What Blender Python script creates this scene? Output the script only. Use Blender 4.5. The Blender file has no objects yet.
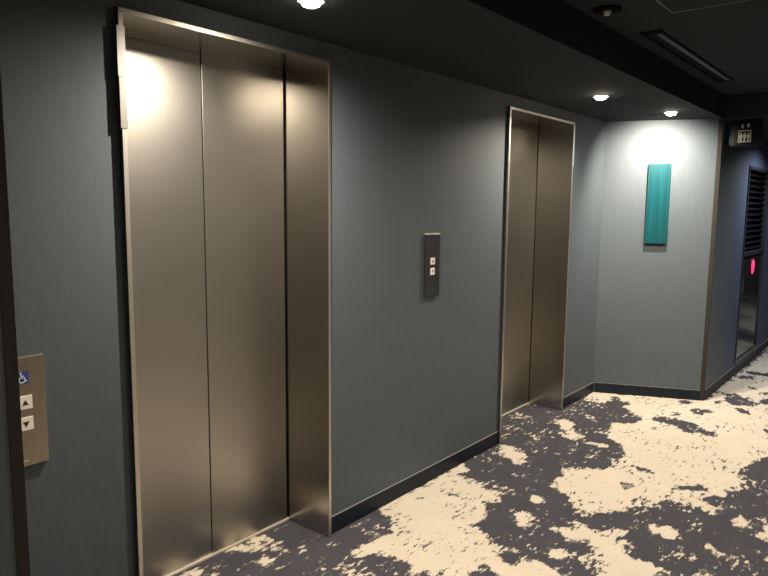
import bpy, bmesh, math, random
import numpy as np
from mathutils import Vector, Matrix, noise as mn
random.seed(7)
SC = bpy.context.scene
COL = SC.collection
PI = math.pi

# ------------------------------------------------------------------ materials
def nodes(name):
    m = bpy.data.materials.new(name); m.use_nodes = True
    nt = m.node_tree; b = nt.nodes['Principled BSDF']
    return m, nt, b
def N(nt, t, **kw):
    n = nt.nodes.new(t)
    for k, v in kw.items():
        if k in n.inputs: n.inputs[k].default_value = v
        else: setattr(n, k, v)
    return n
def plain(name, col, rough=.5, metal=0., spec=.5, emit=None, es=0.):
    m, nt, b = nodes(name)
    b.inputs['Roughness'].default_value = rough
    b.inputs['Metallic'].default_value = metal
    b.inputs['Specular IOR Level'].default_value = spec
    # a faint procedural mottling so that nothing is perfectly flat
    tc = N(nt, 'ShaderNodeTexCoord'); no = N(nt, 'ShaderNodeTexNoise', Scale=40., Detail=3.)
    nt.links.new(tc.outputs['Object'], no.inputs['Vector'])
    mix = N(nt, 'ShaderNodeMix', data_type='RGBA')
    mix.inputs['A'].default_value = (*[c*.94 for c in col], 1); mix.inputs['B'].default_value = (*[min(1, c*1.06) for c in col], 1)
    nt.links.new(no.outputs['Fac'], mix.inputs['Factor']); nt.links.new(mix.outputs['Result'], b.inputs['Base Color'])
    if emit:
        b.inputs['Emission Color'].default_value = (*emit, 1); b.inputs['Emission Strength'].default_value = es
    return m
def fabric(name, c1, c2, rough=.6):
    """vinyl wall covering with a fine vertical strie"""
    m, nt, b = nodes(name)
    tc = N(nt, 'ShaderNodeTexCoord')
    mp = N(nt, 'ShaderNodeMapping'); mp.inputs['Scale'].default_value = (1, 1, .045)
    nt.links.new(tc.outputs['Object'], mp.inputs['Vector'])
    n1 = N(nt, 'ShaderNodeTexNoise', Scale=230., Detail=3., Roughness=.65)
    mp2 = N(nt, 'ShaderNodeMapping'); mp2.inputs['Scale'].default_value = (1, 1, .16)
    nt.links.new(tc.outputs['Object'], mp2.inputs['Vector'])
    n2 = N(nt, 'ShaderNodeTexNoise', Scale=60., Detail=4., Roughness=.6)
    nt.links.new(mp.outputs[0], n1.inputs['Vector']); nt.links.new(mp2.outputs[0], n2.inputs['Vector'])
    ad = N(nt, 'ShaderNodeMath', operation='MULTIPLY_ADD'); ad.inputs[1].default_value = .6
    mu = N(nt, 'ShaderNodeMath', operation='MULTIPLY'); mu.inputs[1].default_value = .4
    nt.links.new(n2.outputs['Fac'], mu.inputs[0]); nt.links.new(n1.outputs['Fac'], ad.inputs[0]); nt.links.new(mu.outputs[0], ad.inputs[2])
    cr = N(nt, 'ShaderNodeValToRGB')
    cr.color_ramp.elements[0].position = .27; cr.color_ramp.elements[0].color = (*c1, 1)
    cr.color_ramp.elements[1].position = .74; cr.color_ramp.elements[1].color = (*c2, 1)
    nt.links.new(ad.outputs[0], cr.inputs['Fac']); nt.links.new(cr.outputs[0], b.inputs['Base Color'])
    bp = N(nt, 'ShaderNodeBump', Strength=.2, Distance=.001)
    nt.links.new(ad.outputs[0], bp.inputs['Height']); nt.links.new(bp.outputs[0], b.inputs['Normal'])
    b.inputs['Roughness'].default_value = rough; b.inputs['Specular IOR Level'].default_value = .35
    return m
def satin(name, col, rough=.3):
    m, nt, b = nodes(name)
    tc = N(nt, 'ShaderNodeTexCoord')
    n1 = N(nt, 'ShaderNodeTexNoise', Scale=90., Detail=2.); n2 = N(nt, 'ShaderNodeTexNoise', Scale=5., Detail=3.)
    for n in (n1, n2): nt.links.new(tc.outputs['Object'], n.inputs['Vector'])
    mix = N(nt, 'ShaderNodeMix', data_type='RGBA')
    mix.inputs['A'].default_value = (*[c*.97 for c in col], 1); mix.inputs['B'].default_value = (*[c*1.03 for c in col], 1)
    nt.links.new(n1.outputs['Fac'], mix.inputs['Factor']); nt.links.new(mix.outputs['Result'], b.inputs['Base Color'])
    mr = N(nt, 'ShaderNodeMapRange'); mr.inputs['To Min'].default_value = rough-.015; mr.inputs['To Max'].default_value = rough+.015
    nt.links.new(n2.outputs['Fac'], mr.inputs['Value']); nt.links.new(mr.outputs[0], b.inputs['Roughness'])
    b.inputs['Metallic'].default_value = 1.
    return m
def carpet_mat():
    m, nt, b = nodes('distressed_carpet')
    tc = N(nt, 'ShaderNodeTexCoord')
    at = N(nt, 'ShaderNodeAttribute', attribute_name='pattern')
    n1 = N(nt, 'ShaderNodeTexNoise', Scale=9., Detail=8., Roughness=.72)
    n2 = N(nt, 'ShaderNodeTexNoise', Scale=30., Detail=6., Roughness=.66)
    nt.links.new(tc.outputs['Object'], n1.inputs['Vector'])
    mp = N(nt, 'ShaderNodeMapping'); mp.inputs['Scale'].default_value = (.55, 1.3, 1)
    nt.links.new(tc.outputs['Object'], mp.inputs['Vector']); nt.links.new(mp.outputs[0], n2.inputs['Vector'])
    def mad(a, k, c):
        n = N(nt, 'ShaderNodeMath', operation='MULTIPLY_ADD'); nt.links.new(a, n.inputs[0]); n.inputs[1].default_value = k
        if isinstance(c, float): n.inputs[2].default_value = c
        else: nt.links.new(c, n.inputs[2])
        return n.outputs[0]
    v = mad(n1.outputs['Fac'], 2.2, at.outputs['Fac']); v = mad(v, 1., -1.1)
    n5 = N(nt, 'ShaderNodeTexNoise', Scale=4.5, Detail=3.); nt.links.new(tc.outputs['Object'], n5.inputs['Vector'])
    am = N(nt, 'ShaderNodeMapRange'); am.inputs['From Min'].default_value = .44; am.inputs['From Max'].default_value = .60
    am.inputs['To Min'].default_value = 2.0; am.inputs['To Max'].default_value = 6.0
    nt.links.new(n5.outputs['Fac'], am.inputs['Value'])
    cc = mad(n2.outputs['Fac'], 1., -.5); ml = N(nt, 'ShaderNodeMath', operation='MULTIPLY_ADD')
    nt.links.new(cc, ml.inputs[0]); nt.links.new(am.outputs[0], ml.inputs[1]); nt.links.new(v, ml.inputs[2]); v = ml.outputs[0]   # pattern + 2 noises, mean +1.7
    mr = N(nt, 'ShaderNodeMapRange', interpolation_type='SMOOTHSTEP')
    mr.inputs['From Min'].default_value = .48; mr.inputs['From Max'].default_value = .66
    nt.links.new(v, mr.inputs['Value'])
    # pile grain
    n3 = N(nt, 'ShaderNodeTexNoise', Scale=900., Detail=1.); nt.links.new(tc.outputs['Object'], n3.inputs['Vector'])
    n4 = N(nt, 'ShaderNodeTexNoise', Scale=7., Detail=5.); nt.links.new(tc.outputs['Object'], n4.inputs['Vector'])
    dk = N(nt, 'ShaderNodeMix', data_type='RGBA'); dk.inputs['A'].default_value = (*DARK1, 1); dk.inputs['B'].default_value = (*DARK2, 1)
    nt.links.new(n4.outputs['Fac'], dk.inputs['Factor'])
    lt = N(nt, 'ShaderNodeMix', data_type='RGBA'); lt.inputs['A'].default_value = (*LIGHT1, 1); lt.inputs['B'].default_value = (*LIGHT2, 1)
    nt.links.new(n4.outputs['Fac'], lt.inputs['Factor'])
    # worn grey tufts along the patch edges
    wr = N(nt, 'ShaderNodeMapRange', interpolation_type='SMOOTHSTEP'); wr.inputs['From Min'].default_value = .33; wr.inputs['From Max'].default_value = .48
    wr.inputs['To Max'].default_value = .8
    nt.links.new(v, wr.inputs['Value'])
    g2 = N(nt, 'ShaderNodeMix', data_type='RGBA'); g2.inputs['B'].default_value = (.165, .148, .125, 1)
    nt.links.new(wr.outputs[0], g2.inputs['Factor']); nt.links.new(dk.outputs['Result'], g2.inputs['A'])
    mx = N(nt, 'ShaderNodeMix', data_type='RGBA')
    nt.links.new(mr.outputs[0], mx.inputs['Factor']); nt.links.new(g2.outputs['Result'], mx.inputs['A']); nt.links.new(lt.outputs['Result'], mx.inputs['B'])
    nt.links.new(mx.outputs['Result'], b.inputs['Base Color'])
    bp = N(nt, 'ShaderNodeBump', Strength=.4, Distance=.002); nt.links.new(n3.outputs['Fac'], bp.inputs['Height']); nt.links.new(bp.outputs[0], b.inputs['Normal'])
    b.inputs['Roughness'].default_value = .95; b.inputs['Specular IOR Level'].default_value = .1
    return m
def teal_mat():
    m, nt, b = nodes('teal_fluted_panel')
    tc = N(nt, 'ShaderNodeTexCoord')
    mp = N(nt, 'ShaderNodeMapping'); mp.inputs['Scale'].default_value = (1, 1, .02)
    nt.links.new(tc.outputs['Object'], mp.inputs['Vector'])
    n = N(nt, 'ShaderNodeTexNoise', Scale=75., Detail=4., Roughness=.7); nt.links.new(mp.outputs[0], n.inputs['Vector'])
    cr = N(nt, 'ShaderNodeValToRGB')
    cr.color_ramp.elements[0].position = .3; cr.color_ramp.elements[0].color = (.0, .028, .038, 1)
    cr.color_ramp.elements[1].position = .72; cr.color_ramp.elements[1].color = (.001, .066, .073, 1)
    nt.links.new(n.outputs['Fac'], cr.inputs['Fac']); nt.links.new(cr.outputs[0], b.inputs['Base Color'])
    b.inputs['Roughness'].default_value = .35
    return m

DARK1, DARK2 = (.040, .040, .049), (.062, .061, .070)
LIGHT1, LIGHT2 = (.48, .42, .33), (.57, .51, .41)
WALL = fabric('slate_wallcovering', (.060, .0755, .087), (.083, .1015, .1155))
OPPW = fabric('greige_wallcovering', (.17, .165, .155), (.22, .21, .20))
WALLC = fabric('navy_wallcovering', (.050, .064, .098), (.074, .092, .138))
CEIL = plain('dark_ceiling_paint', (.029, .032, .038), .9, spec=.15)
SOFF = plain('dark_soffit_paint', (.030, .034, .040), .9, spec=.15)
STEP = plain('navy_soffit_face', (.020, .024, .030), .9, spec=.15)
BASE = plain('navy_baseboard_vinyl', (.009, .013, .022), .5, spec=.18)
BCAP = plain('grey_baseboard_lip', (.16, .16, .155), .5)
BRONZE = satin('bead_blast_bronze_steel', (.45, .43, .39), .34)
FRAMEM = satin('bronze_frame_steel', (.46, .435, .395), .20)
BTRIM = plain('dark_bronze_corner_trim', (.029, .0255, .0225), .65, 0., spec=.15)
BLACK = plain('black_gap', (.006, .006, .006), .8, spec=.1)
ALU = plain('aluminium_sill', (.62, .56, .46), .4, .3)
PLATE = satin('faceplate_steel', (.36, .32, .27), .35)
PLATED = satin('dark_faceplate_steel', (.20, .20, .215), .34)
BUTTON = plain('lit_button_plastic', (.78, .72, .63), .4)
INK = plain('black_ink', (.012, .010, .010), .6)
BLUE = plain('blue_enamel', (.035, .05, .22), .4)
WHITE = plain('white_print', (.75, .75, .75), .5)
LAMP = plain('lit_downlight_lens', (.9, .85, .75), .4, emit=(1., .86, .66), es=60.)
RINGM = plain('downlight_ring', (.55, .52, .47), .4, .3)
BLKM = plain('black_metal', (.018, .019, .021), .4, .3)
LOUV = plain('black_louvre', (.004, .004, .0045), .8, spec=.05)
SIGNM = plain('black_sign_acrylic', (.006, .006, .006), .12, spec=.3)
SIGNW = plain('sign_print', (.42, .40, .36), .5)
DGLASS = plain('smoked_cabinet_panel', (.022, .022, .024), .12)
CABF = plain('cabinet_frame', (.060, .066, .078), .35, .6)
REDL = plain('red_indicator_lens', (.6, .02, .08), .25, emit=(1., .03, .12), es=2.2)
VENTI = plain('vent_blade', (.040, .049, .058), .5, .2)
FEDGE = satin('lit_frame_edge_steel', (.60, .57, .52), .42)  # same steel as the frame, lightened for the light its front edge catches
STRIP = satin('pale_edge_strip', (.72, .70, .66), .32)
PANELE = plain('access_panel_edge', (.16, .16, .155), .6)
TEAL = teal_mat()

WARM = (1., .88, .73)
SOFFIT_W = (180, 150, 190)
SOFFIT_SIZE = (172, 163, 130)
SOFFIT_BLEND = (1., .7, 1.)
SOFFIT_TILT = ((.0, 0), (.0, 0), (.28, -.64))
COOL = (.82, .89, 1.)
CORR = [(-.5, -1.9, 110, WARM), (2.2, -1.95, 105, WARM), (4.6, -1.95, 190, WARM), (6.9, -1.25, 115, COOL), (10., -1.5, 80, COOL)]  # unseen lamps added as fill, warm along the corridor and cool beyond the corner
# ------------------------------------------------------------------ mesh helpers
def obj(name, bm, mat, parent=None, smooth=False):
    me = bpy.data.meshes.new(name); bmesh.ops.recalc_face_normals(bm, faces=bm.faces[:]); bm.to_mesh(me); bm.free()
    for m in (mat if isinstance(mat, (list, tuple)) else [mat]): me.materials.append(m)
    if smooth:
        for p in me.polygons: p.use_smooth = True
    o = bpy.data.objects.new(name, me); COL.objects.link(o)
    if parent: o.parent = parent
    return o
def box(bm, x0, x1, y0, y1, z0, z1, bev=0., mi=0):
    r = bmesh.ops.create_cube(bm, size=1.)
    M = Matrix.Translation(((x0+x1)/2, (y0+y1)/2, (z0+z1)/2)) @ Matrix.Diagonal((x1-x0, y1-y0, z1-z0, 1))
    bmesh.ops.transform(bm, matrix=M, verts=r['verts'])
    es = {e for v in r['verts'] for e in v.link_edges}
    if bev: 
        rr = bmesh.ops.bevel(bm, geom=list(es), offset=bev, segments=2, affect='EDGES', profile=.5)
    return bm
def bx(*a, **k): return box(bmesh.new(), *a, **k)
def prism(bm, pts, z0, z1):
    """polygon pts (x,y) extruded in z"""
    lo = [bm.verts.new((x, y, z0)) for x, y in pts]; hi = [bm.verts.new((x, y, z1)) for x, y in pts]
    n = len(pts)
    bm.faces.new(lo[::-1]); bm.faces.new(hi)
    for i in range(n): bm.faces.new((lo[i], lo[(i+1) % n], hi[(i+1) % n], hi[i]))
    return bm
def lathe(bm, prof, seg=32, c=(0, 0, 0)):
    rings = []
    for r, z in prof:
        if r < 1e-6: rings.append([bm.verts.new((c[0], c[1], c[2]+z))])
        else: rings.append([bm.verts.new((c[0]+r*math.cos(2*PI*i/seg), c[1]+r*math.sin(2*PI*i/seg), c[2]+z)) for i in range(seg)])
    for a, b in zip(rings[:-1], rings[1:]):
        for i in range(seg):
            j = (i+1) % seg
            if len(a) == 1: bm.faces.new((a[0], b[i], b[j]))
            elif len(b) == 1: bm.faces.new((a[i], b[0], a[j]))
            else: bm.faces.new((a[i], b[i], b[j], a[j]))
    return bm
def flat(bm, pts, d0, d1):
    """polygon in the local (u, w) = (x, z) plane, thickness from y=d0 to y=d1"""
    lo = [bm.verts.new((x, d0, z)) for x, z in pts]; hi = [bm.verts.new((x, d1, z)) for x, z in pts]
    n = len(pts); bm.faces.new(lo); bm.faces.new(hi[::-1])
    for i in range(n): bm.faces.new((lo[i], hi[i], hi[(i+1) % n], lo[(i+1) % n]))
    return bm
def ringpts(cx, cz, r, n=20, a0=0, a1=2*PI): return [(cx+r*math.cos(a0+(a1-a0)*i/(n if a1-a0 >= 2*PI-1e-6 else n-1)), cz+r*math.sin(a0+(a1-a0)*i/(n if a1-a0 >= 2*PI-1e-6 else n-1))) for i in range(n)]
def thick(pts, w):
    """polyline in (x,z) to a closed outline of width w"""
    L, R = [], []
    for i, p in enumerate(pts):
        a = Vector(pts[max(i-1, 0)]); b = Vector(pts[min(i+1, len(pts)-1)]); t = (b-a).normalized(); n = Vector((-t.y, t.x))*w/2
        L.append((p[0]+n.x, p[1]+n.y)); R.append((p[0]-n.x, p[1]-n.y))
    return L+R[::-1]
def struct(name, bm, mat, parent=None):
    o = obj(name, bm, mat, parent)
    if not parent: o['kind'] = 'structure'
    return o
def thing(name, label, cat, loc=(0, 0, 0), rz=0., group=None):
    o = bpy.data.objects.new(name, None); COL.objects.link(o); o.empty_display_size = .1
    o.location = loc; o.rotation_euler = (0, 0, rz); o['label'] = label; o['category'] = cat
    if group: o['group'] = group
    return o
def dup(root, loc, label, rz=None):
    r = root.copy(); COL.objects.link(r); r.location = loc; r['label'] = label
    if rz is not None: r.rotation_euler = (0, 0, rz)
    for ch in list(root.children):
        c = ch.copy(); COL.objects.link(c); c.parent = r
        for g in list(ch.children):
            d = g.copy(); COL.objects.link(d); d.parent = c
    return r
CARPET=[
(1,[(3.228,0.007),(3.163,-0.065),(3.057,-0.098),(3,-0.175),(3.043,-0.225),(3.003,-0.281),(3.005,-0.358),(3.072,-0.427),(3.054,-0.449),(2.985,-0.392),(2.936,-0.396),(2.891,-0.449),(2.852,-0.385),(2.819,-0.382),(2.786,-0.431),(2.709,-0.459),(2.648,-0.476),(2.562,-0.521),(2.55,-0.581),(2.493,-0.621),(2.478,-0.655),(2.532,-0.702),(2.513,-0.73),(2.458,-0.704),(2.427,-0.684),(2.39,-0.705),(2.4,-0.761),(2.486,-0.787),(2.491,-0.856),(2.462,-0.939),(2.462,-0.992),(2.337,-1.015),(2.133,-0.826),(1.938,-0.541),(2.04,-0.49),(2.095,-0.457),(2.109,-0.397),(2.082,-0.349),(2.069,-0.275),(2.047,-0.265),(2.004,-0.231),(2.024,-0.189),(2.09,-0.177),(2.149,-0.178),(2.187,-0.206),(2.289,-0.198),(2.368,-0.196),(2.365,-0.114),(2.407,-0.123),(2.415,-0.049),(2.454,-0.009),(2.531,0.012),(2.634,-0.008),(2.753,-0.002),(3,0.002)]),
(0,[(2.194,-0.672),(2.261,-0.655),(2.318,-0.66),(2.325,-0.715),(2.307,-0.754),(2.238,-0.788),(2.128,-0.713)]),
(0,[(2.199,-0.248),(2.207,-0.264),(2.196,-0.304),(2.177,-0.287)]),
(0,[(2.833,-0.116),(2.837,-0.15),(2.835,-0.216),(2.796,-0.217),(2.793,-0.156)]),
(0,[(2.697,-0.101),(2.704,-0.137),(2.659,-0.121),(2.616,-0.071)]),
(0,[(3.097,-0.073),(3.094,-0.108),(3.044,-0.148),(3.05,-0.111)]),
(0.3,[(2.601,-0.432),(2.627,-0.475),(2.586,-0.505),(2.571,-0.464)]),
(0.35,[(2.095,-0.487),(2.121,-0.533),(2.08,-0.6),(2.027,-0.537)]),
(0.45,[(2.222,-0.1),(2.347,-0.152),(2.281,-0.189),(2.198,-0.182),(2.186,-0.131)]),
(0.8,[(1.956,-0.23),(1.962,-0.253),(1.932,-0.273),(1.926,-0.257)]),
(0.5,[(1.899,-0.239),(1.94,-0.273),(1.925,-0.329),(1.87,-0.35),(1.83,-0.303)]),
(1,[(5.196,0.035),(5.296,-0.214),(5.56,-0.774),(5.834,-0.766),(6.577,-0.785),(7.163,-0.799),(7.906,-0.806),(8.404,-1.085),(4.643,-1.546),(4.489,-1.385),(4.385,-1.336),(4.203,-1.3),(4.124,-1.292),(4.038,-1.313),(4.059,-1.394),(3.971,-1.391),(3.897,-1.341),(3.771,-1.339),(3.675,-1.296),(3.614,-1.238),(3.556,-1.322),(3.548,-1.358),(3.469,-1.316),(3.46,-1.292),(3.469,-1.22),(3.516,-1.162),(3.424,-1.068),(3.348,-1.045),(3.327,-0.986),(3.237,-0.979),(3.16,-0.912),(3.075,-0.85),(3.018,-0.844),(3.005,-0.798),(3.122,-0.712),(3.235,-0.621),(3.231,-0.558),(3.444,-0.511),(3.563,-0.516),(3.653,-0.664),(3.729,-0.702),(3.957,-0.696),(4.138,-0.611),(4.241,-0.462),(4.524,-0.413),(4.643,-0.551),(4.783,-0.547),(4.853,-0.427),(4.977,-0.225),(4.93,-0.11),(4.954,-0.014)]),
(0,[(3.438,-1.08),(3.519,-1.059),(3.616,-1.067),(3.694,-1.078),(3.658,-1.101),(3.564,-1.088),(3.476,-1.125),(3.434,-1.106)]),
(0,[(3.703,-1.089),(3.76,-1.119),(3.771,-1.169),(3.821,-1.176),(3.756,-1.217),(3.715,-1.233),(3.681,-1.178),(3.671,-1.117)]),
(0,[(3.615,-1.182),(3.674,-1.218),(3.666,-1.256),(3.625,-1.254),(3.606,-1.209)]),
(0,[(3.681,-1.259),(3.712,-1.277),(3.676,-1.315),(3.626,-1.302)]),
(0,[(3.824,-1.271),(3.864,-1.294),(3.795,-1.312),(3.757,-1.292)]),
(0,[(3.348,-1.019),(3.434,-1.075),(3.451,-1.163),(3.418,-1.232),(3.329,-1.149),(3.275,-1.043)]),
(0.35,[(3.514,-0.83),(3.576,-0.878),(3.535,-0.906),(3.457,-0.864)]),
(0,[(3.789,-0.799),(3.831,-0.836),(3.823,-0.925),(3.79,-0.914),(3.785,-0.851)]),
(0,[(4.676,-0.816),(4.752,-0.943),(4.787,-1.038),(4.715,-1.031),(4.679,-0.929)]),
(0.4,[(3.405,-0.962),(3.431,-0.98),(3.394,-1.005),(3.357,-0.985)]),
(0,[(4.52,-1.381),(4.365,-1.354),(4.164,-1.284),(4.159,-1.347),(4.029,-1.358),(3.927,-1.352),(3.873,-1.409),(3.832,-1.466),(3.904,-1.523),(4.214,-1.575),(4.615,-1.523)]),
(0,[(3.745,-1.373),(3.833,-1.38),(3.821,-1.424),(3.746,-1.444),(3.703,-1.393)]),
(0,[(4.809,-0.6),(4.887,-0.614),(4.906,-0.758),(4.886,-0.872),(4.787,-0.932),(4.773,-1.041),(4.7,-1.037),(4.68,-0.941),(4.69,-0.87),(4.724,-0.772),(4.76,-0.689)]),
(0,[(5.027,-0.659),(5.144,-0.674),(5.062,-0.72),(4.986,-0.699)]),
(0,[(5.183,-0.76),(5.276,-0.775),(5.322,-0.849),(5.279,-0.901),(5.131,-0.848),(5.119,-0.795)]),
(0,[(4.56,-0.668),(4.621,-0.712),(4.547,-0.72)]),
(0,[(5.852,-0.848),(5.957,-0.897),(5.866,-0.959),(5.835,-1.039),(5.738,-1.117),(5.604,-1.081),(5.574,-0.993),(5.641,-0.907)]),
(0,[(5.475,-0.995),(5.548,-1.058),(5.406,-1.157),(5.387,-1.085)]),
(0,[(5.892,-0.989),(5.933,-1.025),(5.826,-1.041)]),
(0,[(6.26,-0.941),(6.268,-1.015),(6.168,-1.002)]),
(0,[(6.129,-1.045),(6.197,-1.173),(6.077,-1.191),(6.047,-1.109)]),
(0,[(5.851,-1.103),(6.015,-1.2),(5.817,-1.23),(5.772,-1.145)]),
(0,[(6.634,-0.782),(6.687,-0.931),(6.547,-0.943),(6.509,-0.829)]),
(0,[(6.84,-0.787),(6.944,-1.06),(6.783,-1.084),(6.741,-0.873)]),
(0,[(5.047,-1.233),(5.146,-1.332),(5.019,-1.351)]),
(0,[(5.397,-0.625),(5.516,-0.694),(5.379,-0.713)]),
(0,[(5.659,-0.86),(5.551,-0.825),(5.528,-0.908)]),
(0,[(5.86,-0.785),(5.966,-0.834),(5.827,-0.843)]),
(0,[(5.015,-0.174),(5.064,-0.263),(4.917,-0.412),(4.821,-0.421),(4.807,-0.305),(4.888,-0.19)]),
(0,[(5.185,-0.176),(5.054,-0.361),(4.984,-0.323),(5.073,-0.206)]),
(1,[(3.543,-0.05),(3.659,-0.062),(3.644,-0.141),(3.578,-0.248),(3.512,-0.271),(3.405,-0.267),(3.443,-0.196),(3.51,-0.116)]),
(1,[(3.055,-0.503),(3.097,-0.548),(3.082,-0.615),(3.013,-0.588),(3.007,-0.553)]),
(1,[(2.814,-0.562),(2.908,-0.557),(2.873,-0.603),(2.883,-0.655),(2.787,-0.66),(2.703,-0.676),(2.699,-0.649),(2.75,-0.612)]),
(1,[(3.816,-0.5),(3.847,-0.535),(3.815,-0.575),(3.76,-0.554)]),
(1,[(4.03,-0.425),(4.07,-0.513),(4.083,-0.571),(4.003,-0.539),(3.974,-0.484)]),
(1,[(2.596,-0.845),(2.665,-0.869),(2.671,-0.917),(2.593,-0.914),(2.565,-0.877)]),
(1,[(2.807,-0.742),(2.852,-0.772),(2.863,-0.862),(2.936,-0.767),(2.962,-0.778),(2.921,-0.882),(2.911,-0.953),(2.992,-1.015),(2.99,-1.073),(2.922,-1.04),(2.882,-1.046),(2.802,-1.083),(2.79,-1.141),(2.817,-1.221),(2.745,-1.275),(2.66,-1.29),(2.476,-1.127),(2.559,-1.084),(2.582,-1.02),(2.647,-0.971),(2.738,-0.98),(2.744,-0.883),(2.788,-0.826)]),
(0.5,[(2.647,-0.971),(2.735,-0.993),(2.67,-1.063),(2.6,-1.079),(2.572,-1.024)]),
(0.45,[(2.77,-0.859),(2.815,-0.949),(2.763,-0.976),(2.704,-0.912)]),
(0.6,[(2.708,-0.786),(2.721,-0.82),(2.699,-0.83),(2.685,-0.806)]),
(0.7,[(2.695,-0.594),(2.706,-0.615),(2.677,-0.627),(2.67,-0.611)]),
(0.7,[(2.847,-0.663),(2.855,-0.693),(2.8,-0.706),(2.795,-0.689)]),
(1,[(2.888,-1.054),(2.907,-1.121),(2.883,-1.124),(2.847,-1.068)]),
(1,[(3.474,-1.404),(3.558,-1.432),(3.439,-1.489),(3.377,-1.456),(3.4,-1.416)]),
(1,[(3.406,-1.52),(3.592,-1.535),(3.582,-1.571),(3.354,-1.606),(3.335,-1.572),(3.349,-1.535)]),
(1,[(3.196,-1.539),(3.204,-1.593),(3.215,-1.646),(3.12,-1.66),(3.123,-1.606)]),
(1,[(3.101,-1.102),(3.18,-1.109),(3.151,-1.141),(3.206,-1.183),(3.161,-1.238),(3.086,-1.313),(3.085,-1.218),(3.084,-1.161),(3.042,-1.131)]),
(0.75,[(3.1,-1.35),(3.115,-1.368),(3.089,-1.463),(3.053,-1.469),(3.044,-1.41)]),
(0.5,[(3.044,-1.41),(3.064,-1.466),(2.996,-1.481),(2.983,-1.434)]),
(0.5,[(2.89,-1.386),(3.014,-1.407),(2.928,-1.446),(2.813,-1.472),(2.721,-1.418)]),
(0.85,[(2.925,-1.268),(2.959,-1.285),(2.924,-1.3),(2.897,-1.294)]),
(0.85,[(2.972,-1.298),(2.985,-1.312),(2.962,-1.362),(2.943,-1.342)]),
(0.85,[(3.237,-1.328),(3.258,-1.353),(3.222,-1.37),(3.211,-1.345)]),
(0.7,[(3.02,-1.006),(3.024,-1.029),(2.997,-1.036),(2.983,-1.02)]),
(0.55,[(3.291,-1.44),(3.307,-1.459),(3.267,-1.466),(3.257,-1.447)]),
(1,[(4.311,-0.09),(4.407,-0.124),(4.288,-0.237),(4.222,-0.233),(4.113,-0.38),(4.01,-0.325),(4.026,-0.235),(4.14,-0.231),(4.195,-0.177)]),
(0.45,[(4.384,-0.019),(4.348,-0.108),(4.232,-0.16),(4.256,-0.065)]),
(0.42,[(4.275,0.241),(4.292,0.114),(4.249,0.033),(4.096,0.16)]),
(0.42,[(3.981,0.012),(3.944,-0.172),(3.87,-0.194),(3.871,-0.032)]),
(0.5,[(3.994,0.178),(4.01,0.098),(3.914,0.09),(3.923,0.138)]),
(0.9,[(3.797,0.076),(3.759,0.01),(3.696,-0.002),(3.708,0.026)]),
(0.75,[(4.585,-0.199),(4.582,-0.248),(4.501,-0.349),(4.438,-0.338),(4.497,-0.255)]),
(0.8,[(3.827,-0.497),(3.844,-0.555),(3.796,-0.574),(3.766,-0.539)]),
(0.8,[(3.805,-0.128),(3.843,-0.194),(3.777,-0.2),(3.758,-0.158)]),
(0.8,[(1.663,0.251),(1.746,0.249),(1.819,0.249),(1.893,0.228),(1.855,0.127),(1.785,0.12),(1.726,0.136),(1.716,0.202),(1.664,0.216)]),
(0.95,[(1.721,0.064),(1.787,0.084),(1.787,0.017),(1.749,-0.006),(1.713,0.035)]),
(0.8,[(1.464,0.256),(1.511,0.243),(1.533,0.162),(1.5,0.129),(1.431,0.197)]),
(0.7,[(1.791,-0.151),(1.816,-0.171),(1.795,-0.207),(1.761,-0.181)]),
(0.8,[(2.051,-0.122),(2.057,-0.148),(2.046,-0.162),(2.039,-0.141)])]

# ------------------------------------------------------------------ dimensions (metres)
ZS, ZC, ZB = 2.18, 2.35, .084          # alcove soffit, corridor ceiling, baseboard
XL, XR = .484, 5.212                   # alcove ends on the lift wall
XO, YO = 5.545, -.764                  # outer corner of the end wall
E1, E2, EW, EH = 1.127, 3.627, .95, 2.106
YB = -3.0                              # opposite side of the corridor
XF, XN = 14., -3.                      # corridor ends

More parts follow.
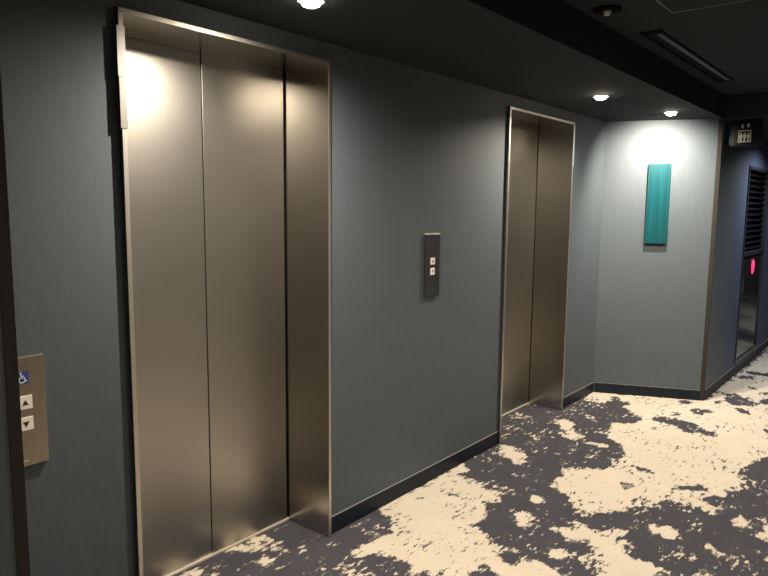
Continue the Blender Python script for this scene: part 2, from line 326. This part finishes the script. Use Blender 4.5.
# ------------------------------------------------------------------ floor with its pattern
def build_floor():
    dx = .015; x0, x1, y0, y1 = .3, 9.5, -2.6, .3
    nx = int(round((x1-x0)/dx))+1; ny = int(round((y1-y0)/dx))+1
    X, Y = np.meshgrid(x0+dx*np.arange(nx), y0+dx*np.arange(ny), indexing='ij')
    f = np.zeros_like(X)
    # ragged edges: the patch outlines are read through a fractal warp
    W = np.array([[(mn.fractal(Vector((x*13, y*13, 1.7)), .7, 2., 5), mn.fractal(Vector((x*13, y*13, 8.1)), .7, 2., 5)) for y in Y[0]] for x in X[:, 0]])
    XW, YW = X+W[..., 0]*.045, Y+W[..., 1]*.028
    for val, pts in CARPET:                                   # paint the woven patches, then soften
        P = np.array(pts); a = P; b = np.roll(P, -1, 0)
        lo, hi = P.min(0)-dx, P.max(0)+dx
        msk = (XW >= lo[0]) & (XW <= hi[0]) & (YW >= lo[1]) & (YW <= hi[1])
        if not msk.any(): continue
        px, py = XW[msk], YW[msk]; acc = np.zeros(px.shape)
        for sx in (-.25, .25):
            for sy in (-.25, .25):
                qx, qy = px+sx*dx, py+sy*dx; ins = np.zeros(px.shape, bool)
                for (ax, ay), (bx_, by) in zip(a, b):
                    if ay == by: continue
                    ins ^= ((ay > qy) != (by > qy)) & (qx < (bx_-ax)*(qy-ay)/(by-ay)+ax)
                acc += ins*.25
        f[msk] = f[msk]*(1-acc)+val*acc
    k = np.array([.5, 2, 3, 2, .5])/8
    for ax in (0, 1):
        p = np.pad(f, [(2, 2) if i == ax else (0, 0) for i in (0, 1)], mode='edge')
        f = sum(k[i]*(p[i:i+nx] if ax == 0 else p[:, i:i+ny]) for i in range(5))
    bm = bmesh.new(); lay = bm.verts.layers.float.new('pattern')
    # beyond the traced part the pattern goes on as large noise blotches
    XX = list(np.arange(XN, x0-.02, .12)) + list(X[:, 0]) + list(np.arange(x1+.06, XF+.1, .12))
    YY = list(np.arange(YB, y0-.02, .1)) + list(Y[0, :])
    ix0 = len(np.arange(XN, x0-.02, .12)); iy0 = len(np.arange(YB, y0-.02, .1))
    vs = []
    for i, x in enumerate(XX):
        row = []
        for j, y in enumerate(YY):
            v = bm.verts.new((x, y, 0)); ii, jj = i-ix0, j-iy0
            far = mn.fractal(Vector((x*1.1, y*1.9, 3.3)), 1., 2., 4)*1.6+.55
            if 0 <= ii < nx and 0 <= jj < ny:
                # seen part: traced; unseen strip near the camera wall: noise
                d = y-(-1.62-.30*(x-3.0)) if x > 3 else y-(-1.62+ .9*(3.0-x))
                w = min(1., max(0., (d+.12)/.1)); w *= min(1., max(0., (8.1-x)/.3))
                val = f[ii, jj]*w+(1-w)*min(1, max(0, far))
            else: val = min(1, max(0, far))
            v[lay] = val; row.append(v)
        vs.append(row)
    for i in range(len(XX)-1):
        for j in range(len(YY)-1):
            bm.faces.new((vs[i][j], vs[i+1][j], vs[i+1][j+1], vs[i][j+1]))
    o = struct('floor', bm, carpet_mat()); return o
build_floor()

# ------------------------------------------------------------------ walls
def wall_with_openings():
    bm = bmesh.new(); xs = [XL-.3, E1+.0005, E1+EW-.0005, E2+.0005, E2+EW-.0005, XR]
    box(bm, xs[0], xs[1], 0, .36, 0, ZS+.3); box(bm, xs[2], xs[3], 0, .36, 0, ZS+.3)
    prism(bm, [(xs[4], 0), (XR, 0), (XR+.15, .36), (xs[4], .36)], 0, ZS+.3)
    for a, b in ((xs[1], xs[2]), (xs[3], xs[4])): box(bm, a, b, 0, .36, EH-.0005, ZS+.3)
    return struct('wall_left', bm, WALL)
wall_with_openings()
CX0, CX1, CZ0, CZ1 = 6.61, 7.60, .10, 1.89          # cabinet niche in the corridor wall
bm = bmesh.new(); prism(bm, [(XR, 0), (XO, YO), (XO+.6, YO), (XO+.6, .36), (XR+.15, .36)], 0, ZS+.3)
struct('wall_end', bm, WALL)
bm = bmesh.new(); box(bm, XO+.6, CX0, YO, -.4, 0, ZS+.3); box(bm, CX1, XF, YO, -.4, 0, ZS+.3)
box(bm, CX0, CX1, YO, -.4, CZ1, ZS+.3); box(bm, CX0, CX1, YO, -.4, 0, CZ0); box(bm, CX0, CX1, -.5, -.4, CZ0, CZ1)
struct('wall_corridor', bm, WALLC)
struct('wall_near', bx(XN, XL, YO, 0, 0, ZC+.1), WALL)
struct('wall_right', bx(XN, XF, YB-.12, YB, 0, ZC+.1), OPPW)
struct('wall_far', bx(XF, XF+.12, YB, -.4, 0, ZC+.1), WALL)
struct('wall_back', bx(XN-.12, XN, YB, YO, 0, ZC+.1), WALL)
# ceilings: lowered alcove soffit, its face, corridor ceiling, cross beam
struct('ceiling_soffit', prism(bmesh.new(), [(XL, YO-.006), (XO, YO-.006), (XR, 0), (XL, 0)], ZS, ZS+.015), SOFF)
struct('trim_1', bx(XN, XO, YO-.008, YO-.0065, ZS+.0, ZC), STEP)
struct('ceiling', bx(XN, XO, YB, YO-.009, ZC, ZC+.08), CEIL)
struct('ceiling_beam', bx(XO+.001, XF, YB, YO-.001, ZS, ZC+.08), CEIL)
# corner guards
def guard(name, x, y, sx):
    bm = bmesh.new(); w = .022
    box(bm, min(x, x+sx*w), max(x, x+sx*w), y-.004, y-.0002, 0, ZS)
    return bm
struct('trim_2', guard('trim_2', XL+.001, YO, -1), BTRIM)
d = Vector((XR-XO, -YO)).normalized(); nn = Vector((-d.y, d.x))
if nn.x > 0: nn = -nn
bm = bmesh.new()
o0 = Vector((XO, YO)); a = o0+d*.026
prism(bm, [tuple(o0+nn*.0004), tuple(a+nn*.0004), tuple(a+nn*.004), tuple(o0+nn*.004+Vector((0, -.004))), (XO+.012, YO-.004), (XO+.012, YO-.0004), (XO, YO-.0004)], 0, ZS)
struct('trim_3', bm, BTRIM)
# baseboards: a navy vinyl strip under a thin grey lip
def baseboard(name, p, q, out, e0=0., e1=0.):
    p, q, out = Vector(p), Vector(q), Vector(out).normalized(); t = (q-p).normalized(); p = p+t*e0; q = q-t*e1
    def strip(z0, z1, d0, d1):
        return prism(bmesh.new(), [tuple(p+out*d0), tuple(q+out*d0), tuple(q+out*d1), tuple(p+out*d1)], z0, z1)
    o = struct(name, strip(0.001, ZB-.003, .0005, .008), BASE)
    obj('baseboard_lip', strip(ZB-.003, ZB, .0005, .0085), BCAP, o)
baseboard('baseboard_left', (XL, 0), (E1, 0), (0, -1), .002, .002)
baseboard('baseboard_middle', (E1+EW, 0), (E2, 0), (0, -1), .002, .002)
baseboard('baseboard_alcove', (E2+EW, 0), (XR, 0), (0, -1), .002, .012)
baseboard('baseboard_end', (XR, 0), (XO, YO), nn, .012, .030)
baseboard('baseboard_corridor', (XO, YO), (XF, YO), (0, -1), .014, .0)
baseboard('baseboard_near', (XN, YO), (XL, YO), (0, -1), .0, .024)
baseboard('baseboard_right', (XN, YB), (XF, YB), (0, 1))

# ------------------------------------------------------------------ lift entrances
GL = 'elevator entrances in the slate wall'
lift = thing('elevator_entrance', 'nearer and larger-looking bronze elevator door set with two panels and a visible seam', 'elevator', (E1+EW/2, 0, 0), 0, GL)
h = EW/2; jt, yf, yd = .016, -.018, .250
bm = bmesh.new(); box(bm, -h+.0006, -h+jt, yf, yd+.012, .0015, EH-.0006, .0012); obj('frame_jamb', bm, FRAMEM, lift)
bm = bmesh.new(); box(bm, h-jt, h-.0006, yf, yd+.012, .0015, EH-.0006, .0012); obj('frame_jamb', bm, FRAMEM, lift)
bm = bmesh.new(); box(bm, -h+jt+.0002, h-jt-.0002, yf, yd-.001, EH-jt, EH-.0006, .0012); obj('frame_head', bm, FRAMEM, lift)
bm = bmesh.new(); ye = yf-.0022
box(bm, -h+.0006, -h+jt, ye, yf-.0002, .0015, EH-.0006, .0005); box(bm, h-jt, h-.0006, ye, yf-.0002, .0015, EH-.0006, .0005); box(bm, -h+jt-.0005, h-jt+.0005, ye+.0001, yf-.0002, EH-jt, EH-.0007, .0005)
obj('frame_edge', bm, FEDGE, lift)['label'] = 'front edge of the frame, its catch of light put into the colour'
sx = .022                                             # seam, from the opening's middle
bm = bmesh.new(); box(bm, -h+jt+.001, sx-.001, yd+.006, yd+.032, .012, EH-.004, .001); obj('door_panel', bm, BRONZE, lift)
bm = bmesh.new(); box(bm, sx+.001, h-jt-.009, yd+.001, yd+.027, .012, EH-.004, .001); obj('door_panel', bm, BRONZE, lift)
obj('shaft_backing', bx(-h+.002, h-.002, yd+.045, yd+.055, .001, EH-.003), BLACK, lift)
bm = bmesh.new(); box(bm, -h+jt+.0005, h-jt-.0005, yd-.006, yd+.04, .001, .011, .001)
obj('door_sill', bm, ALU, lift)
lift2 = dup(lift, (E2+EW/2, 0, 0), 'farther bronze elevator door set, beside the angled end wall with the teal panel')

# loose-ended pale strips sleeved over the frames' front edges
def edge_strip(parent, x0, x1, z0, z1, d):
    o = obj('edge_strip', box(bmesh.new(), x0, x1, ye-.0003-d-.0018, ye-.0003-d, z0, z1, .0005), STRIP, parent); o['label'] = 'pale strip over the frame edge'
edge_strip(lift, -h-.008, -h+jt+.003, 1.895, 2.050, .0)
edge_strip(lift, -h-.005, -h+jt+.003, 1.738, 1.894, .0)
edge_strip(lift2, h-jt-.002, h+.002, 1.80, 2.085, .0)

# ------------------------------------------------------------------ call panels
def plate_panel(x0, z0, w, hh, mat, label, wheel, group='elevator call panels'):
    t = thing('call_panel', label, 'call button panel', (x0, 0, z0), 0, group)
    obj('faceplate', box(bmesh.new(), -w/2, w/2, -.012, .0006, -hh/2, hh/2, .0012), mat, t)
    return t
def button(t, x, z, s, up):
    b = obj('call_button', box(bmesh.new(), x-s/2, x+s/2, -.0155, -.0122, z-s/2, z+s/2, .001), BUTTON, t)
    k = 1 if up else -1; r = s*.22
    ar = flat(bmesh.new(), [(x-r, z-k*r*.75), (x+r, z-k*r*.75), (x, z+k*r*.9)], -.0163, -.0156)
    obj('up_arrow' if up else 'down_arrow', ar, INK, b)
W_, H_ = .127, .325
p1 = plate_panel(2.858, 1.195, W_, H_, PLATED, 'dark steel call panel with two buttons between the two elevators', False)
button(p1, -.004, .023, .036, True); button(p1, -.004, -.031, .036, False)
obj('top_edge', box(bmesh.new(), -W_/2, W_/2, -.0125, -.0004, H_/2+.0003, H_/2+.006, .0006), ALU, p1)
obj('maker_mark', box(bmesh.new(), -.018, .012, -.0126, -.0121, -.145, -.138), PLATE, p1)
p2 = plate_panel(.791, .894, W_, .328, PLATE, 'lower steel call panel with a blue wheelchair sign left of the nearer elevator', True)
button(p2, .003, .029, .040, True); button(p2, .003, -.035, .040, False)
obj('maker_mark', box(bmesh.new(), -.022, .004, -.0126, -.0121, -.149, -.1445), ALU, p2)
ws = obj('wheelchair_sign', box(bmesh.new(), -.020, .018, -.0132, -.0122, .085, .121), BLUE, p2)
bm = bmesh.new(); c = (-.001, .103); d0, d1 = -.0140, -.0133
flat(bm, ringpts(c[0]-.0035, c[1]+.0135, .0028, 12), d0, d1)
flat(bm, thick([(c[0]-.0035, c[1]+.010), (c[0]-.002, c[1]), (c[0]+.006, c[1]), (c[0]+.010, c[1]-.011), (c[0]+.0135, c[1]-.010)], .0028), d0, d1)
flat(bm, thick([(c[0]-.003, c[1]+.0055), (c[0]+.005, c[1]+.0055)], .0022), d0, d1)
flat(bm, thick(ringpts(c[0]-.001, c[1]-.006, .0085, 14, PI*.72, PI*1.93), .0024), d0, d1)
obj('wheelchair_symbol', bm, WHITE, ws)

# ------------------------------------------------------------------ teal wall panel on the end wall
ang = math.atan2(-d.y, -d.x)                           # direction of the end wall from inner to outer corner
mid = Vector((5.376, -.3752))
t = thing('wall_panel', 'tall narrow teal panel with vertical streaks mounted on the angled end wall', 'wall decoration', (mid.x, mid.y, 1.542), ang)
w2, h2 = .081, .307
obj('backing', box(bmesh.new(), -w2+.006, w2-.006, -.012, -.0005, -h2+.006, h2-.006), BLKM, t)
obj('front_panel', box(bmesh.new(), -w2, w2, -.034, -.0125, -h2, h2, .002), TEAL, t)
if (Matrix.Rotation(ang, 2) @ Vector((0, -1))).dot(nn) < 0: t.rotation_euler = (0, 0, ang+PI)

# ------------------------------------------------------------------ downlights in the soffit
DL = [(1.625, -.359, 'round lit downlight in the soffit above the nearer elevator'),
      (4.029, -.415, 'round lit downlight in the soffit above the farther elevator'),
      (4.965, -.556, 'round lit downlight in the soffit above the teal panel')]
first = None
for x, y, lab in DL:
    if first is None:
        first = thing('downlight', lab, 'ceiling light', (x, y, ZS), 0, 'downlights in the alcove soffit')
        bm = bmesh.new(); lathe(bm, [(.050, -.0004), (.050, -.003), (.046, -.005), (.037, -.005), (.036, -.0004), (.050, -.0004)])
        obj('trim_ring', bm, RINGM, first, True)
        bm = bmesh.new(); lathe(bm, [(.0355, -.0006), (.0355, -.008), (.028, -.018), (.014, -.023), (0, -.024)])
        obj('lens', bm, LAMP, first, True)
    else: dup(first, (x, y, ZS), lab)

# ------------------------------------------------------------------ corridor ceiling fittings
t = thing('smoke_detector', 'small dark dome detector on the corridor ceiling near the slot vent', 'detector', (2.888, -.875, ZC))
bm = bmesh.new(); lathe(bm, [(.060, -.0004), (.060, -.006), (.054, -.011), (.020, -.013), (.018, -.0004), (.060, -.0004)]); obj('base', bm, LOUV, t, True)
bm = bmesh.new(); lathe(bm, [(.017, -.010), (.016, -.022), (.010, -.028), (0, -.030)]); obj('sensor_head', bm, RINGM, t, True)
t = thing('slot_vent', 'long narrow black slot vent in the corridor ceiling beside the soffit step', 'vent', (4.14, -.905, ZC))
vl, vw = .78, .05
bm = bmesh.new()
box(bm, -vl, vl, -vw, -vw+.012, -.006, -.0004); box(bm, -vl, vl, vw-.012, vw, -.006, -.0004)
box(bm, -vl, -vl+.05, -vw+.012, vw-.012, -.006, -.0004); box(bm, vl-.05, vl, -vw+.012, vw-.012, -.006, -.0004)
obj('vent_frame', bm, LOUV, t)
obj('slot', bx(-vl+.051, vl-.051, -vw+.013, vw-.013, -.0016, -.0004), BLACK, t)
bm = bmesh.new(); box(bm, -vl+.052, vl-.052, -vw+.013, -.012, -.0085, -.0065)
obj('air_blade', bm, VENTI, t)
t = thing('access_panel', 'square ceiling access panel outlined by a thin pale edge in the corridor ceiling', 'access panel', (2.889, -1.30, ZC))
bm = bmesh.new(); a, e = .225, .006
box(bm, -a, a, -a, -a+e, -.003, -.0004); box(bm, -a, a, a-e, a, -.003, -.0004); box(bm, -a, -a+e, -a+e, a-e, -.003, -.0004); box(bm, a-e, a, -a+e, a-e, -.003, -.0004)
obj('edge_frame', bm, PANELE, t)
obj('panel', bx(-a+e+.002, a-e-.002, -a+e+.002, a-e-.002, -.002, -.0004), CEIL, t)

# ------------------------------------------------------------------ projecting lift sign at the corridor corner
t = thing('elevator_sign', 'black projecting sign with elevator symbol and arrows at the corridor corner', 'sign', (5.665, YO, 2.078))
# local: sign sticks out along -y; face looks to -x
sy0, sy1, sz = -.250, -.028, .098
obj('sign_board', box(bmesh.new(), -.012, .012, sy0, sy1, -sz, sz, .001), SIGNM, t)
bm = bmesh.new(); box(bm, -.020, .020, -.005, -.0004, -sz, sz); box(bm, -.006, .006, -.0275, -.0055, sz-.05, sz-.02); box(bm, -.006, .006, -.0275, -.0055, -sz+.02, -sz+.05)
obj('wall_bracket', bm, BLKM, t)
def face(polys, name):
    """polygons in (u to the right as seen, v up), u from the board's wall edge"""
    bm = bmesh.new()
    for q in polys:
        lo = [bm.verts.new((-.0128, sy1-u, v)) for u, v in q]; hi = [bm.verts.new((-.0122, sy1-u, v)) for u, v in q]
        n = len(q); bm.faces.new(lo); bm.faces.new(hi[::-1])
        for i in range(n): bm.faces.new((lo[i], hi[i], hi[(i+1) % n], lo[(i+1) % n]))
    return obj(name, bm, SIGNW, t)
u0, u1, v0, v1, e = .062, .150, -.070, .018, .006
face([[(u0, v0), (u1, v0), (u1, v0+e), (u0, v0+e)], [(u0, v1-e), (u1, v1-e), (u1, v1), (u0, v1)], [(u0, v0+e), (u0+e, v0+e), (u0+e, v1-e), (u0, v1-e)], [(u1-e, v0+e), (u1, v0+e), (u1, v1-e), (u1-e, v1-e)]], 'car_outline')
def man(u):
    return [ringpts(u, -.004, .0062, 12), [(u-.010, -.012), (u+.010, -.012), (u+.011, -.034), (u+.006, -.036), (u+.0055, -.061), (u-.0055, -.061), (u-.006, -.036), (u-.011, -.034)]]
for k in range(3): face(man(.081+k*.025), 'passenger_figure')
def arrow(u, v, s): return [[(u-.013, v-s*.001), (u+.013, v-s*.001), (u, v+s*.017)], [(u-.004, v-s*.001), (u-.004, v-s*.016), (u+.004, v-s*.016), (u+.004, v-s*.001)]]
face(arrow(.088, .048, -1), 'down_arrow'); face(arrow(.128, .052, 1), 'up_arrow')

# ------------------------------------------------------------------ hydrant cabinet in the corridor wall
t = thing('hydrant_cabinet', 'tall dark recessed cabinet with black louvres above a smoked panel with red light', 'cabinet', (CX0, YO, CZ0))
cw, ch, zd = CX1-CX0, CZ1-CZ0, 1.0
bm = bmesh.new(); f_ = .028
box(bm, .001, f_, -.010, .10, .001, ch-.001); box(bm, cw-f_, cw-.001, -.010, .10, .001, ch-.001)
box(bm, f_, cw-f_, -.010, .10, ch-f_, ch-.001); box(bm, f_, cw-f_, -.010, .10, .001, f_); box(bm, f_, cw-f_, -.010, .10, zd-.018, zd+.018)
obj('cabinet_frame', bm, CABF, t)
obj('louvre_backing', bx(f_+.001, cw-f_-.001, .085, .095, zd+.019, ch-f_-.001), BLACK, t)
z = zd+.05
while z < ch-f_-.03:
    bm = bmesh.new(); box(bm, f_+.002, cw-f_-.002, -.022, .022, -.003, .003)
    bmesh.ops.rotate(bm, verts=bm.verts[:], cent=(0, 0, 0), matrix=Matrix.Rotation(math.radians(35), 3, 'X'))
    bmesh.ops.translate(bm, verts=bm.verts[:], vec=(0, .03, z)); obj('louvre_slat', bm, LOUV, t); z += .052
dr = obj('cabinet_door', box(bmesh.new(), f_+.002, cw-f_-.002, .002, .022, f_+.002, zd-.020, .002), DGLASS, t)
bm = bmesh.new(); lathe(bm, [(.0, .011), (.04, .0095), (.066, .006), (.072, 0)], 28)
lamp = obj('red_indicator_lamp', bm, REDL, t, True); lamp['label'] = 'glowing red round indicator lamp'
lamp.location = (.50, .0015, zd-.135); lamp.rotation_euler = (PI/2, 0, 0)
bm = bmesh.new(); lathe(bm, [(.074, .0), (.074, .006), (.084, .006), (.086, 0), (.074, 0)], 28)
rg = obj('lamp_ring', bm, BLKM, t, True); rg.location = (.50, .0015, zd-.135); rg.rotation_euler = (PI/2, 0, 0)
obj('door_handle', box(bmesh.new(), .06, .085, -.014, .0015, .66, .78, .003), PLATE, dr)

# ------------------------------------------------------------------ lights
def lamp_spot(name, loc, energy, col, size, blend, r=.035, tilt=(0, 0)):
    l = bpy.data.lights.new(name, 'SPOT'); l.energy = energy; l.color = col; l.spot_size = math.radians(size); l.spot_blend = blend; l.shadow_soft_size = r
    o = bpy.data.objects.new(name, l); COL.objects.link(o); o.location = loc; o.rotation_euler = (tilt[0], tilt[1], 0); return o
for (x, y, lab), en, tl, sz_, bl_ in zip(DL, SOFFIT_W, SOFFIT_TILT, SOFFIT_SIZE, SOFFIT_BLEND):
    lamp_spot('soffit_lamp', (x, y, ZS-.032), en, WARM, sz_, bl_, .014, tl)
for x, y, en, col in CORR:
    lamp_spot('added_corridor_lamp', (x, y, (ZC if x < XO else ZS)-.01), en, col, 158, .8, .05)  # added fill, no fitting modelled
w = bpy.data.worlds.new('World'); SC.world = w; w.use_nodes = True
w.node_tree.nodes['Background'].inputs[0].default_value = (.5, .5, .55, 1); w.node_tree.nodes['Background'].inputs[1].default_value = .0

# ------------------------------------------------------------------ camera
cd = bpy.data.cameras.new('camera'); cam = bpy.data.objects.new('camera', cd); COL.objects.link(cam)
cd.sensor_width = 36.; cd.lens = 660.784*36/768; cd.clip_start = .02
pitch, yaw, roll = .1224, .8885, .0094
fw = Vector((math.sin(yaw)*math.cos(pitch), math.cos(yaw)*math.cos(pitch), -math.sin(pitch)))
rt = Vector((math.cos(yaw), -math.sin(yaw), 0)); up = rt.cross(fw)
r2 = rt*math.cos(roll)+up*math.sin(roll); u2 = -rt*math.sin(roll)+up*math.cos(roll)
M = Matrix((r2, u2, -fw)).transposed().to_4x4(); M.translation = Vector((0, -2.0038, 1.5)); cam.matrix_world = M
SC.camera = cam
SC.view_settings.view_transform = 'Standard'; SC.view_settings.look = 'None'; SC.view_settings.gamma = 1.; SC.view_settings.use_curve_mapping = False
SC.view_settings.exposure = 0.
